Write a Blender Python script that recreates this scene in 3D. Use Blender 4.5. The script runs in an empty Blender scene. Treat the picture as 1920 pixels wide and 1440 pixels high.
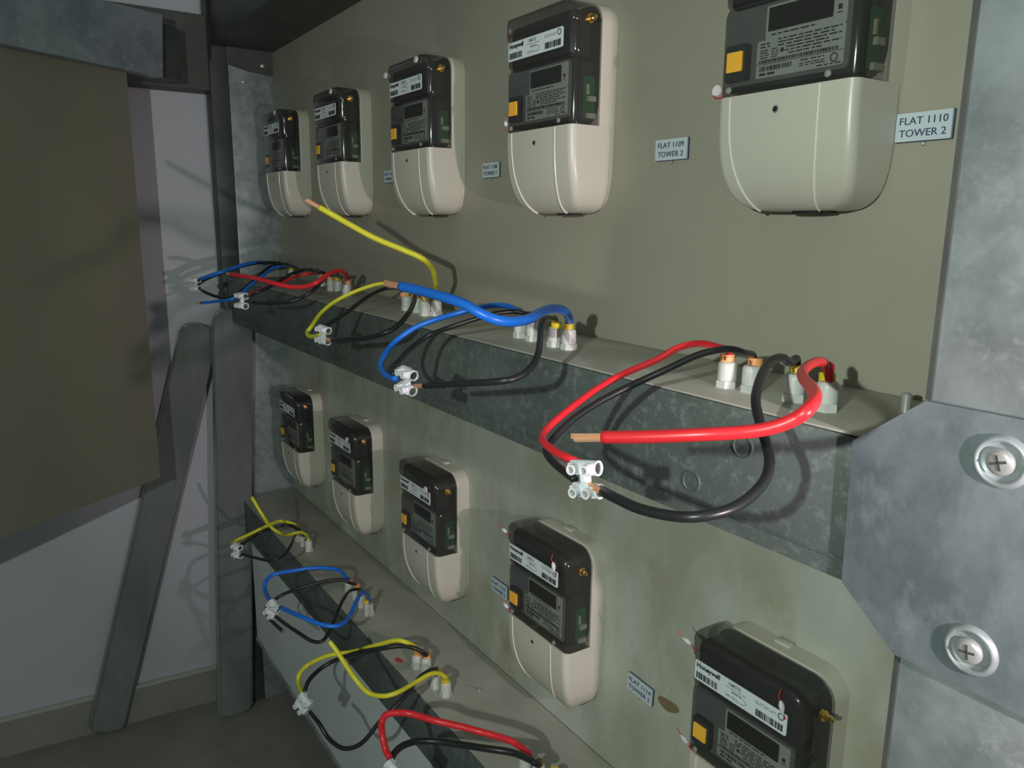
import bpy, bmesh, math, random
from mathutils import Vector, Matrix
random.seed(7)
SC = bpy.context.scene
COL = SC.collection

# ------------------------------------------------------------------ camera
# Survey units: camera-to-panel distance = 1 unit = S metres; x along the rack, y out of it (negative = into the room), z up.
S = 0.6
ZF = -2.12                      # floor level in survey units
FPX = 1456.547                  # focal length in pixels of a 1920 px wide frame
def _vp(px, py, s):
    v = Vector((px - 960.0, -(py - 720.0), -FPX)); v.normalize(); return v * s
AX = _vp(-20, 411, -1); AZ = _vp(883, 7830, -1); AY = AZ.cross(AX)
ROT = Matrix(((AX.x, AX.y, AX.z), (AY.x, AY.y, AY.z), (AZ.x, AZ.y, AZ.z)))
CAMP = Vector((0, -1, 0))
def W(p): return Vector((p[0] * S, p[1] * S, (p[2] - ZF) * S))
cam = bpy.data.cameras.new('camera'); cam.sensor_width = 36; cam.lens = 36 * FPX / 1920; cam.clip_start = 0.02
co = bpy.data.objects.new('camera', cam); COL.objects.link(co)
m4 = ROT.to_4x4(); m4.translation = W(CAMP); co.matrix_world = m4
SC.camera = co

# ------------------------------------------------------------------ light and exposure
SC.view_settings.view_transform = 'Standard'; SC.view_settings.look = 'None'
SC.view_settings.gamma = 1; SC.view_settings.use_curve_mapping = False
SC.view_settings.exposure = 0.0
wd = bpy.data.worlds.new('dim_room'); SC.world = wd; wd.use_nodes = True
wd.node_tree.nodes['Background'].inputs[0].default_value = (0.86, 1.0, 0.93, 1)
wd.node_tree.nodes['Background'].inputs[1].default_value = 0.14
def lamp(name, kind, pos, power, col, size, aim=None, cone=None):
    l = bpy.data.lights.new(name, kind); l.energy = power; l.color = col; l.shadow_soft_size = size
    o = bpy.data.objects.new(name, l); COL.objects.link(o); o.location = W(pos)
    if kind == 'SPOT':
        l.spot_size = math.radians(cone); l.spot_blend = 0.45
        o.rotation_euler = (Vector(aim)).to_track_quat('-Z', 'Y').to_euler()
    return o
lamp('front_torch', 'POINT', (0.10, -1.70, 0.18), 27.0, (0.91, 1.0, 0.90), 0.010)  # unseen torch near camera height, position inferred from the wire shadows
lamp('side_torch', 'SPOT', (0.35, -0.45, -0.17), 18.0, (1.0, 0.80, 0.86), 0.008, (-1, 0.40, -0.05), 65)

# ------------------------------------------------------------------ measuring helpers
def ray(px, py):
    return ROT @ Vector((px - 960.0, -(py - 720.0), -FPX))
def aty(px, py, y):
    d = ray(px, py); return CAMP + d * ((y - CAMP.y) / d.y)
def atx(px, py, x):
    d = ray(px, py); return CAMP + d * ((x - CAMP.x) / d.x)
def atz(px, py, z):
    d = ray(px, py); return CAMP + d * ((z - CAMP.z) / d.z)

# ------------------------------------------------------------------ materials
def mat(name, col, rough=0.5, metal=0.0, spec=0.5):
    m = bpy.data.materials.new(name); m.use_nodes = True
    b = m.node_tree.nodes['Principled BSDF']
    b.inputs['Base Color'].default_value = (*col, 1); b.inputs['Roughness'].default_value = rough
    b.inputs['Metallic'].default_value = metal
    b.inputs['Specular IOR Level'].default_value = spec
    return m
def noisy(name, c1, c2, scale, rough=0.5, metal=0.0, stretch=(1, 1, 1), detail=6, bump=0.0, lo=0.35, hi=0.65, c3=None, scale2=60, spec=0.5):
    m = mat(name, c1, rough, metal, spec); nt = m.node_tree; N = nt.nodes; L = nt.links
    b = N['Principled BSDF']
    tc = N.new('ShaderNodeTexCoord'); mp = N.new('ShaderNodeMapping'); mp.inputs['Scale'].default_value = stretch
    nz = N.new('ShaderNodeTexNoise'); nz.inputs['Scale'].default_value = scale; nz.inputs['Detail'].default_value = detail
    nz.inputs['Roughness'].default_value = 0.62
    rp = N.new('ShaderNodeValToRGB'); rp.color_ramp.elements[0].position = lo; rp.color_ramp.elements[1].position = hi
    rp.color_ramp.elements[0].color = (*c1, 1); rp.color_ramp.elements[1].color = (*c2, 1)
    L.new(tc.outputs['Object'], mp.inputs[0]); L.new(mp.outputs[0], nz.inputs['Vector']); L.new(nz.outputs['Fac'], rp.inputs[0])
    out = rp.outputs[0]
    if c3:
        n2 = N.new('ShaderNodeTexNoise'); n2.inputs['Scale'].default_value = scale2; n2.inputs['Detail'].default_value = 8
        n2.inputs['Roughness'].default_value = 0.7
        r2 = N.new('ShaderNodeValToRGB'); r2.color_ramp.elements[0].position = 0.52; r2.color_ramp.elements[1].position = 0.72
        r2.color_ramp.elements[0].color = (0, 0, 0, 1); r2.color_ramp.elements[1].color = (1, 1, 1, 1)
        mx = N.new('ShaderNodeMix'); mx.data_type = 'RGBA'; mx.inputs['B'].default_value = (*c3, 1)
        L.new(mp.outputs[0], n2.inputs['Vector']); L.new(n2.outputs['Fac'], r2.inputs[0])
        L.new(r2.outputs[0], mx.inputs['Factor']); L.new(out, mx.inputs['A']); out = mx.outputs['Result']
    L.new(out, b.inputs['Base Color'])
    if bump:
        bp = N.new('ShaderNodeBump'); bp.inputs['Strength'].default_value = bump; bp.inputs['Distance'].default_value = 0.002
        L.new(nz.outputs['Fac'], bp.inputs['Height']); L.new(bp.outputs[0], b.inputs['Normal'])
    return m
def smoked(name, tint, rough=0.12):
    m = bpy.data.materials.new(name); m.use_nodes = True; nt = m.node_tree; N = nt.nodes; L = nt.links
    N.remove(N['Principled BSDF'])
    tr = N.new('ShaderNodeBsdfTransparent'); tr.inputs[0].default_value = (*tint, 1)
    gl = N.new('ShaderNodeBsdfGlossy'); gl.inputs['Roughness'].default_value = rough; gl.inputs[0].default_value = (0.9, 0.9, 0.9, 1)
    df = N.new('ShaderNodeBsdfDiffuse'); df.inputs[0].default_value = (0.075, 0.075, 0.07, 1)
    lw = N.new('ShaderNodeLayerWeight'); lw.inputs[0].default_value = 0.5
    pw = N.new('ShaderNodeMath'); pw.operation = 'POWER'; pw.inputs[1].default_value = 5
    fr = N.new('ShaderNodeMath'); fr.operation = 'MULTIPLY_ADD'; fr.inputs[1].default_value = 0.95; fr.inputs[2].default_value = 0.045
    L.new(lw.outputs['Facing'], pw.inputs[0]); L.new(pw.outputs[0], fr.inputs[0])
    m1 = N.new('ShaderNodeMixShader'); m1.inputs[0].default_value = 0.30
    m2 = N.new('ShaderNodeMixShader')
    L.new(tr.outputs[0], m1.inputs[1]); L.new(df.outputs[0], m1.inputs[2])
    L.new(fr.outputs[0], m2.inputs[0]); L.new(m1.outputs[0], m2.inputs[1]); L.new(gl.outputs[0], m2.inputs[2])
    L.new(m2.outputs[0], N['Material Output'].inputs[0])
    return m

M = {
 'panel':  noisy('beige_board', (0.33, 0.32, 0.255), (0.37, 0.36, 0.29), 3.0, 0.5),
 'panel3': noisy('brown_beige_board', (0.20, 0.192, 0.143), (0.225, 0.215, 0.162), 3.0, 0.55),
 'panel2': noisy('stained_beige_board', (0.38, 0.39, 0.32), (0.52, 0.56, 0.50), 5.0, 0.42, stretch=(1, 1, 0.6), c3=(0.36, 0.33, 0.22), scale2=9, lo=0.42, hi=0.62),
 'galv':   noisy('galvanised_steel', (0.22, 0.26, 0.26), (0.35, 0.405, 0.42), 14, 0.46, 0.35, detail=12, lo=0.4, hi=0.6, c3=(0.40, 0.45, 0.47), scale2=70, bump=0.03),
 'galvg':  noisy('blue_grey_galvanised_steel', (0.13, 0.165, 0.18), (0.245, 0.295, 0.315), 10, 0.45, 0.35, stretch=(1, 1, 0.7), detail=12, lo=0.40, hi=0.60, c3=(0.26, 0.31, 0.33), scale2=35),
 'galvb':  noisy('bluish_galvanised_steel', (0.20, 0.24, 0.28), (0.36, 0.41, 0.46), 7, 0.42, 0.35, detail=10, c3=(0.42, 0.47, 0.52), scale2=50),
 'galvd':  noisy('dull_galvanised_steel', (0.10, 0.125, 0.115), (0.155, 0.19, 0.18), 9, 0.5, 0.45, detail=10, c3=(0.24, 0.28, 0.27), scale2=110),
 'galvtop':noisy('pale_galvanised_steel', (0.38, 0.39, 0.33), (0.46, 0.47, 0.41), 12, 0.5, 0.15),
 'galvdk': noisy('dark_galvanised_steel', (0.06, 0.07, 0.065), (0.10, 0.11, 0.10), 9, 0.55, 0.3),
 'white_board': noisy('pale_painted_board', (0.56, 0.62, 0.63), (0.62, 0.68, 0.69), 5, 0.5),
 'wrap':   noisy('plastic_wrapped_steel', (0.17, 0.19, 0.18), (0.29, 0.31, 0.31), 6, 0.22, 0.2, stretch=(1, 1, 0.3)),
 'wall':   noisy('white_wall_paint', (0.50, 0.52, 0.58), (0.54, 0.56, 0.62), 1.5, 0.7),
 'floor':  noisy('dusty_dark_floor', (0.22, 0.215, 0.20), (0.30, 0.29, 0.27), 6, 0.6, stretch=(1, 1, 1)),
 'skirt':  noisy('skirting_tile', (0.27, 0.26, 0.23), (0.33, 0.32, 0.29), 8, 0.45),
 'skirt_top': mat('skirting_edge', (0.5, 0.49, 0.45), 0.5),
 'ceil':   mat('ceiling_paint', (0.5, 0.5, 0.48), 0.8),
 'case':   noisy('cream_plastic', (0.56, 0.55, 0.47), (0.59, 0.58, 0.50), 4, 0.33),
 'cased':  mat('cream_plastic_rib', (0.80, 0.78, 0.70), 0.22),
 'smoke':  smoked('smoked_plastic', (0.72, 0.72, 0.71)),
 'inner':  mat('dark_inner_plastic', (0.035, 0.037, 0.04), 0.35),
 'face':   mat('grey_face_plate', (0.26, 0.28, 0.28), 0.4),
 'facel':  mat('pale_face_label', (0.80, 0.88, 0.82), 0.5),
 'lcd':    mat('dark_display', (0.006, 0.006, 0.006), 0.15),
 'orange': mat('orange_button', (1.0, 0.52, 0.05), 0.45),
 'black':  mat('gap_black', (0.012, 0.012, 0.012), 0.4),  # painted darkness of the gap at the far upright
 'label':  mat('white_label', (0.70, 0.78, 0.80), 0.45),
 'ink':    mat('black_ink', (0.03, 0.035, 0.04), 0.6),
 'inkg':   mat('grey_ink', (0.25, 0.28, 0.30), 0.6),
 'pcb':    mat('green_board', (0.02, 0.16, 0.06), 0.5),
 'cream_block': mat('cream_component', (0.6, 0.62, 0.5), 0.5),
 'brass':  mat('brass', (0.85, 0.58, 0.22), 0.22, 1.0),
 'screw':  mat('steel_screw', (0.48, 0.50, 0.48), 0.32, 0.5),
 'hole':   mat('dark_hole', (0.01, 0.01, 0.01), 0.8),
 'seal':   mat('white_seal', (0.72, 0.70, 0.74), 0.35),
 'sealred':mat('red_seal_wire', (0.6, 0.03, 0.04), 0.4),
 'plate':  mat('pale_engraved_plate', (0.58, 0.68, 0.74), 0.4),
 'engr':   mat('dark_engraving', (0.04, 0.05, 0.12), 0.5),
 'gland':  mat('light_grey_nylon', (0.60, 0.63, 0.60), 0.38),
 'otag':   mat('orange_marker', (0.95, 0.42, 0.16), 0.45),
 'ytag':   mat('yellow_marker', (0.75, 0.56, 0.03), 0.45),
 'red':    mat('red_insulation', (0.72, 0.025, 0.035), 0.35),
 'blue':   mat('blue_insulation', (0.012, 0.16, 0.70), 0.35),
 'yellow': mat('yellow_insulation', (0.72, 0.70, 0.04), 0.38),
 'blk':    mat('black_insulation', (0.016, 0.018, 0.019), 0.36),
 'copper': mat('copper_strands', (0.90, 0.50, 0.30), 0.35, 0.55),
 'block':  mat('milky_nylon', (0.74, 0.76, 0.80), 0.3),
 'redspot':mat('red_paint_spot', (0.55, 0.05, 0.06), 0.5),
 'stain':  mat('brown_glue_stain', (0.22, 0.16, 0.09), 0.5),
}
# translucency of the connector nylon
M['block'].node_tree.nodes['Principled BSDF'].inputs['Subsurface Weight'].default_value = 0.15
M['block'].node_tree.nodes['Principled BSDF'].inputs['Subsurface Scale'].default_value = 0.004

# ------------------------------------------------------------------ mesh helpers (survey units in, metres out)
def link(name, bm, m, parent=None, smooth=False, world=True, mats=None):
    bmesh.ops.recalc_face_normals(bm, faces=bm.faces[:])
    for v in bm.verts:
        v.co = W(v.co) if (world and parent is None) else v.co * S
    me = bpy.data.meshes.new(name); bm.to_mesh(me); bm.free()
    for k in (mats or [m]): me.materials.append(k)
    if smooth:
        for p in me.polygons: p.use_smooth = True
        if smooth != 'all':
            me.set_sharp_from_angle(angle=math.radians(smooth if smooth is not True else 40))
    o = bpy.data.objects.new(name, me); COL.objects.link(o)
    if parent is not None: o.parent = parent
    return o
def recenter(o):
    """move a world-built mesh object's origin to its bounding-box base centre"""
    xs = [v.co for v in o.data.vertices]
    c = Vector(((min(v.x for v in xs) + max(v.x for v in xs)) / 2, (min(v.y for v in xs) + max(v.y for v in xs)) / 2, min(v.z for v in xs)))
    for v in o.data.vertices: v.co -= c
    o.location = c
    return o
def thing(name, label, cat, loc, group=None):
    o = bpy.data.objects.new(name, None); COL.objects.link(o); o.empty_display_size = 0.02
    o.location = W(loc); o['label'] = label; o['category'] = cat
    if group: o['group'] = group
    return o
def tag(o, label, cat, group=None):
    o['label'] = label; o['category'] = cat
    if group: o['group'] = group
    return o
def struct(name, bm, m, smooth=False):
    o = link(name, bm, m, None, smooth); o['kind'] = 'structure'; return recenter(o)
def box(bm, a, b, bev=0.0, seg=2, rot=None, mi=0):
    """axis box from corner a to corner b (survey units)"""
    vs = [bm.verts.new((x, y, z)) for z in (a[2], b[2]) for y in (a[1], b[1]) for x in (a[0], b[0])]
    q = [(0, 1, 3, 2), (4, 6, 7, 5), (0, 4, 5, 1), (2, 3, 7, 6), (0, 2, 6, 4), (1, 5, 7, 3)]
    fs = [bm.faces.new([vs[i] for i in f]) for f in q]
    for f in fs: f.material_index = mi
    if rot is not None:
        bmesh.ops.transform(bm, matrix=rot, verts=vs)
    if bev:
        es = list({e for f in fs for e in f.edges})
        bmesh.ops.bevel(bm, geom=es, offset=bev, segments=seg, affect='EDGES', profile=0.5)
    return vs
def prism(bm, pts, d, mi=0):
    """polygon pts (3D list) extruded by vector d"""
    a = [bm.verts.new(p) for p in pts]; b = [bm.verts.new(Vector(p) + Vector(d)) for p in pts]
    n = len(a); fs = [bm.faces.new(a), bm.faces.new(b[::-1])]
    for i in range(n): fs.append(bm.faces.new((a[i], b[i], b[(i + 1) % n], a[(i + 1) % n])))
    for f in fs: f.material_index = mi
    return a + b
def lathe(bm, prof, seg=20, mtx=None, mi=0, cap=True):
    """profile [(r, h)] around local z"""
    rings = []; allv = []
    for r, h in prof:
        ring = [bm.verts.new((r * math.cos(2 * math.pi * k / seg), r * math.sin(2 * math.pi * k / seg), h)) for k in range(seg)]
        rings.append(ring); allv += ring
    for a, b in zip(rings, rings[1:]):
        for k in range(seg):
            f = bm.faces.new((a[k], a[(k + 1) % seg], b[(k + 1) % seg], b[k])); f.material_index = mi
    if cap:
        for r in (rings[0], rings[-1]):
            f = bm.faces.new(r); f.material_index = mi
    if mtx is not None: bmesh.ops.transform(bm, matrix=mtx, verts=allv)
    return allv
def catmull(pts, n=8):
    P = [Vector(p) for p in pts]; P = [P[0] * 2 - P[1]] + P + [P[-1] * 2 - P[-2]]; out = []
    for i in range(1, len(P) - 2):
        for k in range(n):
            t = k / n; p0, p1, p2, p3 = P[i - 1], P[i], P[i + 1], P[i + 2]
            out.append(0.5 * ((2 * p1) + (p2 - p0) * t + (2 * p0 - 5 * p1 + 4 * p2 - p3) * t * t + (3 * p1 - p0 - 3 * p2 + p3) * t ** 3))
    out.append(P[-2]); return out
def tube(bm, path, r, seg=12, mi=0, cap=True):
    T = []
    for i in range(len(path)):
        a = path[max(i - 1, 0)]; b = path[min(i + 1, len(path) - 1)]; T.append((b - a).normalized())
    u = T[0].orthogonal().normalized(); rings = []
    for i, p in enumerate(path):
        u = (u - T[i] * u.dot(T[i])).normalized(); w = T[i].cross(u)
        rr = r(i / (len(path) - 1)) if callable(r) else r
        rings.append([bm.verts.new(p + (u * math.cos(2 * math.pi * k / seg) + w * math.sin(2 * math.pi * k / seg)) * rr) for k in range(seg)])
    for a, b in zip(rings, rings[1:]):
        for k in range(seg):
            f = bm.faces.new((a[k], a[(k + 1) % seg], b[(k + 1) % seg], b[k])); f.material_index = mi
    if cap:
        for rg in (rings[0], rings[-1]):
            f = bm.faces.new(rg); f.material_index = mi
def text_bm(bm, body, size, mtx, mi=0, bold=0.0, depth=0.0004):
    c = bpy.data.curves.new('t', 'FONT'); c.body = body; c.size = size; c.offset = bold; c.extrude = depth; c.resolution_u = 3
    c.align_x = 'CENTER'; c.align_y = 'CENTER'
    o = bpy.data.objects.new('t', c); me = bpy.data.meshes.new_from_object(o)
    n = len(bm.verts); nf = len(bm.faces)
    bm.from_mesh(me); bm.verts.ensure_lookup_table(); bm.faces.ensure_lookup_table()
    vs = bm.verts[n:]; bmesh.ops.transform(bm, matrix=mtx, verts=vs)
    for f in bm.faces[nf:]: f.material_index = mi
    bpy.data.objects.remove(o); bpy.data.curves.remove(c); bpy.data.meshes.remove(me)
# text plane facing -y: local x->x, local y->z, local z->-y
FACE = Matrix(((1, 0, 0, 0), (0, 0, -1, 0), (0, 1, 0, 0), (0, 0, 0, 1)))
def at_face(x, y, z): return Matrix.Translation((x, y, z)) @ FACE

# ================================================================== THE ROOM
def wx(y): return -3.366 + (y + 0.18) * 0.074          # the left wall runs a little off square
bm = bmesh.new(); box(bm, (-5.0, -6, ZF - 0.1), (4, 1.2, ZF)); struct('floor', bm, M['floor'])
bm = bmesh.new()
prism(bm, [(wx(-6), -6, ZF), (wx(0.5), 0.5, ZF), (wx(0.5) - 0.2, 0.5, ZF), (wx(-6) - 0.2, -6, ZF)], (0, 0, 4.2))
struct('wall_left', bm, M['wall'])
bm = bmesh.new(); box(bm, (-5.0, 0.5, ZF), (4, 0.7, 2.08)); struct('wall_back', bm, M['wall'])
bm = bmesh.new(); box(bm, (-5.0, -6, 2.08), (4, 1.2, 2.18)); struct('ceiling', bm, M['ceil'])
bm = bmesh.new(); t = 0.022; h = 0.155
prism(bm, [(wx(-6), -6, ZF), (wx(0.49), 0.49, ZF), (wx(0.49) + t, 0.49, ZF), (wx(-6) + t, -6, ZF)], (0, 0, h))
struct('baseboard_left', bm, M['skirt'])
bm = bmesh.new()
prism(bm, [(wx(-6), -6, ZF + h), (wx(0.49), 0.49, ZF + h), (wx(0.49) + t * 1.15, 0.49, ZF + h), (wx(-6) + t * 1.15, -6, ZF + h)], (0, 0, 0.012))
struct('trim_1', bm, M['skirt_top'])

# ================================================================== THE RACK
XL, XR = -3.249, -0.404         # inner faces of the bay between the uprights
YF = -0.231                     # front plane of trunking and uprights
TOPS = {'top': (0.655, 0.826), 'mid': (-0.392, -0.2207), 'low': (-1.297, -1.14)}
# right upright
t = thing('steel_upright', 'wide galvanised steel upright at the right edge behind the bolted plate', 'upright', (-0.28, -0.12, ZF))
def loc(t): return Vector(t.location) / S + Vector((0, 0, ZF))
def sub(bmf, t, name, m, smooth=False, mats=None):
    """build with survey coordinates and store relative to thing t"""
    bm = bmesh.new(); bmf(bm); o = loc(t)
    for v in bm.verts: v.co -= o
    return link(name, bm, m, t, smooth, mats=mats)
def f(bm):
    box(bm, (-0.404, YF + 0.004, ZF), (-0.12, YF + 0.022, 1.3), 0.002)
    box(bm, (-0.404, YF + 0.01, ZF), (-0.394, 0.03, 1.3))
    box(bm, (-0.13, YF + 0.01, ZF), (-0.12, 0.03, 1.3))
sub(f, t, 'upright_channel', M['galv'], True)
def f(bm):
    box(bm, (-0.409, YF + 0.002, -0.168), (-0.4035, YF + 0.03, 1.3))
    box(bm, (-0.409, YF + 0.002, ZF), (-0.4035, YF + 0.03, -0.447))
sub(f, t, 'edge_gap_shade', M['galvdk'])  # dark strips stand in for the shaded gap along the upright edge
# gusset plate with bolts
t = thing('joint_plate', 'eight-sided galvanised joint plate bolted across upright and middle trunking', 'plate', (-0.27, YF, -0.447))
def f(bm):
    prism(bm, [(-0.404, YF, -0.168), (-0.478, YF, -0.227), (-0.474, YF, -0.391), (-0.406, YF, -0.447), (-0.118, YF, -0.447), (-0.05, YF, -0.391), (-0.05, YF, -0.227), (-0.118, YF, -0.168)], (0, -0.006, 0))
sub(f, t, 'plate', M['galvg'])
def bolt_parts(t, x, z, y=YF - 0.006):
    O = Matrix.Translation((x, y, z)) @ Matrix.Rotation(math.radians(90), 4, 'X') @ Matrix.Rotation(random.uniform(0, 1), 4, 'Z')
    def f(bm):
        lathe(bm, [(0.0265, -0.001), (0.0255, 0.002), (0.0235, 0.0045), (0.0215, 0.0052), (0.0195, 0.0042), (0.0185, 0.0012), (0.018, 0.0006)], 40, O)
    w = sub(f, t, 'pressed_collar', M['galv'], 60)
    def f(bm):
        lathe(bm, [(0.0130, 0.0), (0.0130, 0.004), (0.0115, 0.0062), (0.0085, 0.0074), (0.0, 0.0078)], 28, O, cap=False)
        for a in (0, 90):
            R_ = O @ Matrix.Rotation(math.radians(a), 4, 'Z')
            box(bm, (-0.0075, -0.0012, 0.006), (0.0075, 0.0012, 0.0084), rot=R_, mi=1)
    sub(f, t, 'screw_head', M['screw'], 40, [M['screw'], M['galvdk']])
bolt_parts(t, -0.327, -0.211); bolt_parts(t, -0.331, -0.405)
bolt_parts(t, -0.19, -0.211); bolt_parts(t, -0.19, -0.405)

# left upright
t = thing('steel_upright', 'galvanised steel upright closing the far left end of the meter rack', 'upright', (-3.30, -0.09, ZF))
sub(lambda bm: box(bm, (-3.345, -0.175, ZF), (XL, 0.03, 0.90), 0.004), t, 'channel', M['galv'], True)
sub(lambda bm: box(bm, (-3.335, -0.243, ZF), (XL - 0.002, -0.1755, 0.90), 0.004), t, 'front_flange', M['galvdk'], True)
def f(bm):
    prism(bm, [(XL + 0.001, -0.005, 0.655), (XL + 0.001, -0.18, 0.655), (XL + 0.001, -0.18, 0.592), (XL + 0.001, -0.10, 0.574), (XL + 0.001, -0.005, 0.566)], (0.006, 0, 0))
sub(f, t, 'corner_bracket', M['galvdk'])
def f(bm):
    lathe(bm, [(0.008, 0), (0.008, 0.003), (0.004, 0.005), (0, 0.0055)], 12, Matrix.Translation((XL + 0.007, -0.045, 0.60)) @ Matrix.Rotation(math.radians(90), 4, 'Y'), cap=False)
sub(f, t, 'bracket_screw', M['screw'], True)
sub(lambda bm: lathe(bm, [(0.006, 0), (0.006, 0.003), (0, 0.0045)], 12, Matrix.Translation((XL, -0.12, 0.535)) @ Matrix.Rotation(math.radians(90), 4, 'Y'), cap=False), t, 'bracket_screw', M['screw'], True)

# trunkings
def trunk(label, z0, z1, fm, seam=True, knock=()):
    t = thing('cable_trunking', label, 'trunking', (-1.8, -0.115, z0))
    x1 = -0.41
    sub(lambda bm: box(bm, (XL, YF + 0.004, z0), (x1, 0.0, z1 - 0.003)), t, 'trunking_box', fm)
    sub(lambda bm: box(bm, (XL, YF, z0 - 0.001), (-0.41, YF + 0.0035, z1 - 0.004), 0.0012), t, 'front_cover', fm, True)
    if seam:
        sub(lambda bm: box(bm, (XL, YF - 0.0022, z0 + 0.022), (-0.474, YF - 0.0001, z0 + 0.026), 0.0006), t, 'cover_seam', fm)
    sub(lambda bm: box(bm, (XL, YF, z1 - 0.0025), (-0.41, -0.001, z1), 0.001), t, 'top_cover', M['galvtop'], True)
    for (x, z) in knock:
        O = Matrix.Translation((x, YF, z)) @ Matrix.Rotation(math.radians(90), 4, 'X')
        sub(lambda bm: lathe(bm, [(0.0165, -0.001), (0.016, 0.001), (0.0145, 0.0016), (0.0135, 0.0006)], 30, O), t, 'knockout', fm, True)
    return t
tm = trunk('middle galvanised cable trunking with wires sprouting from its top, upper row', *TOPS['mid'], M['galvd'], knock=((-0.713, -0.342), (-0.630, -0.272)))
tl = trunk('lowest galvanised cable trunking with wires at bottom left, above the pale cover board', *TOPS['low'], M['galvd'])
tt = trunk('topmost cable trunking above the upper meters, coloured dark for its unlit underside', *TOPS['top'], M['galvdk'], seam=False)  # darker steel colour carries the shade of the unlit underside
# machine screw end standing on the middle trunking
def f(bm): lathe(bm, [(0.0065, 0), (0.0065, 0.022), (0.0045, 0.024)], 12, Matrix.Translation((-0.5106, -0.0805, -0.2207)))
sub(f, tm, 'clamp_screw', M['screw'], True)
sub(lambda bm: prism(bm, [(-0.505, -0.055, -0.2206), (-0.475, -0.085, -0.2206), (-0.455, -0.070, -0.2206), (-0.490, -0.020, -0.2206)], (0, 0, 0.0006)), tm, 'cutout', M['hole'])

# mounting boards
def board(name, label, x0, x1, z0, z1, m, y0=0.0, y1=0.03):
    bm = bmesh.new(); box(bm, (x0, y0, z0), (x1, y1, z1)); o = link(name, bm, m); recenter(o); tag(o, label, 'board'); return o
board('mounting_board', 'beige board carrying the upper row of meters above the middle trunking', XL + 0.001, XR + 0.01, -0.2207, 0.66, M['panel'])
board('mounting_board', 'stained beige board carrying the lower row of meters below the middle trunking', XL + 0.001, XR + 0.01, -1.14, -0.392, M['panel2'])
bm = bmesh.new(); box(bm, (-3.105, YF + 0.001, -1.725), (-0.41, YF + 0.016, -1.2985), 0.002)
o = link('cover_board', bm, M['white_board']); recenter(o); tag(o, 'pale grey cover board below the lowest cable trunking', 'board')
bm = bmesh.new(); box(bm, (-3.105, YF - 0.004, -1.742), (-0.41, YF + 0.02, -1.7255), 0.002)
o = link('bottom_rail', bm, M['galv']); recenter(o); tag(o, 'thin steel rail along the bottom edge of the pale cover board', 'rail')
# side rail at upper left
bm = bmesh.new(); box(bm, (-3.36, -1.6, 0.49), (-3.26, -0.243, 0.76), 0.003)
o = link('cross_rail', bm, M['galvdk']); recenter(o); tag(o, 'dark cross rail along the left wall behind the galvanised beam', 'rail')
bm = bmesh.new(); prism(bm, [(-3.2485, -0.2425, 1.15), (-3.2485, -0.219, 1.15), (-3.2485, -0.222, 0.80), (-3.2485, -0.238, 0.60), (-3.2485, -0.2425, 0.60)], (0.004, 0, 0))
o = link('dark_gap_strip', bm, M['black']); recenter(o); tag(o, 'narrow tapering black strip for the dark gap on the far upright, above the cross rail', 'strip')  # black sliver stands in for the dark gap there, nothing hangs

# plastic wrapped lengths of trunking leaning at the left
def slat(label, p0, p1, width, thick, wdir, m):
    a, b = Vector(p0), Vector(p1); u = (b - a); L_ = u.length; u.normalize()
    w = Vector(wdir); w = (w - u * w.dot(u)).normalized(); n = u.cross(w)
    bm = bmesh.new(); h = width / 2; out = []
    for k in range(9):      # rounded far end
        a_ = math.pi * k / 8; out.append((h * math.cos(a_) * 1.0, L_ - h * 0.75 + h * 0.75 * (abs(math.sin(a_)) ** 0.55)))
    for k in range(5):
        a_ = math.pi + math.pi * k / 4; out.append((h * math.cos(a_), h * 0.25 - h * 0.25 * abs(math.sin(a_))))
    vs = prism(bm, [a + w * s_ + u * l_ - n * (thick / 2) for s_, l_ in out], n * thick)
    bmesh.ops.bevel(bm, geom=bm.edges[:], offset=thick * 0.28, segments=3, affect='EDGES', clamp_overlap=True)
    o = link('wrapped_channel', bm, m, None, 50); recenter(o); tag(o, label, 'channel'); return o
slat('plastic-wrapped steel channel with rounded top leaning diagonally against the white wall', (-3.372, -0.81, ZF + 0.01), (-3.315, -0.325, -0.405), 0.142, 0.05, (0, 1, 0), M['wrap'])
slat('plastic-wrapped steel channel standing upright against the rack corner upright', (-3.212, -0.318, ZF + 0.004), (-3.212, -0.225, -0.335), 0.146, 0.055, (0, 1, 0), M['wrap'])

# neighbouring frame with its beam and board at the left
vb = Vector((-0.559, 0.829, 0)); nb = Vector((-0.829, -0.559, 0))      # nb points away from the camera side
def plane_pt(s, off, z): return Vector((-3.03, -0.565, 0)) + vb * s + nb * off + Vector((0, 0, z))
t = thing('neighbour_frame', 'large beige back board under a galvanised beam filling the left side of the view', 'frame', (-2.42, -1.35, ZF))
sub(lambda bm: prism(bm, [plane_pt(0, 0.0, -0.938), plane_pt(-1.8, 0, -0.96), plane_pt(-1.7, 0, 0.60), plane_pt(0, 0, 0.60)], nb * 0.02), t, 'back_board', M['panel3'])
sub(lambda bm: prism(bm, [plane_pt(0.108, -0.05, 0.488), plane_pt(-1.7, -0.05, 0.468), plane_pt(-1.7, -0.05, 0.60), plane_pt(0.126, -0.05, 0.694)], nb * 0.045), t, 'beam', M['galvb'])
sub(lambda bm: prism(bm, [plane_pt(0.22, -0.02, 0.495), plane_pt(-1.6, -0.02, 0.475), plane_pt(-1.6, -0.02, 0.59), plane_pt(0.22, -0.02, 0.675)], nb * 0.12), t, 'beam_end', M['galvdk'])
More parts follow.
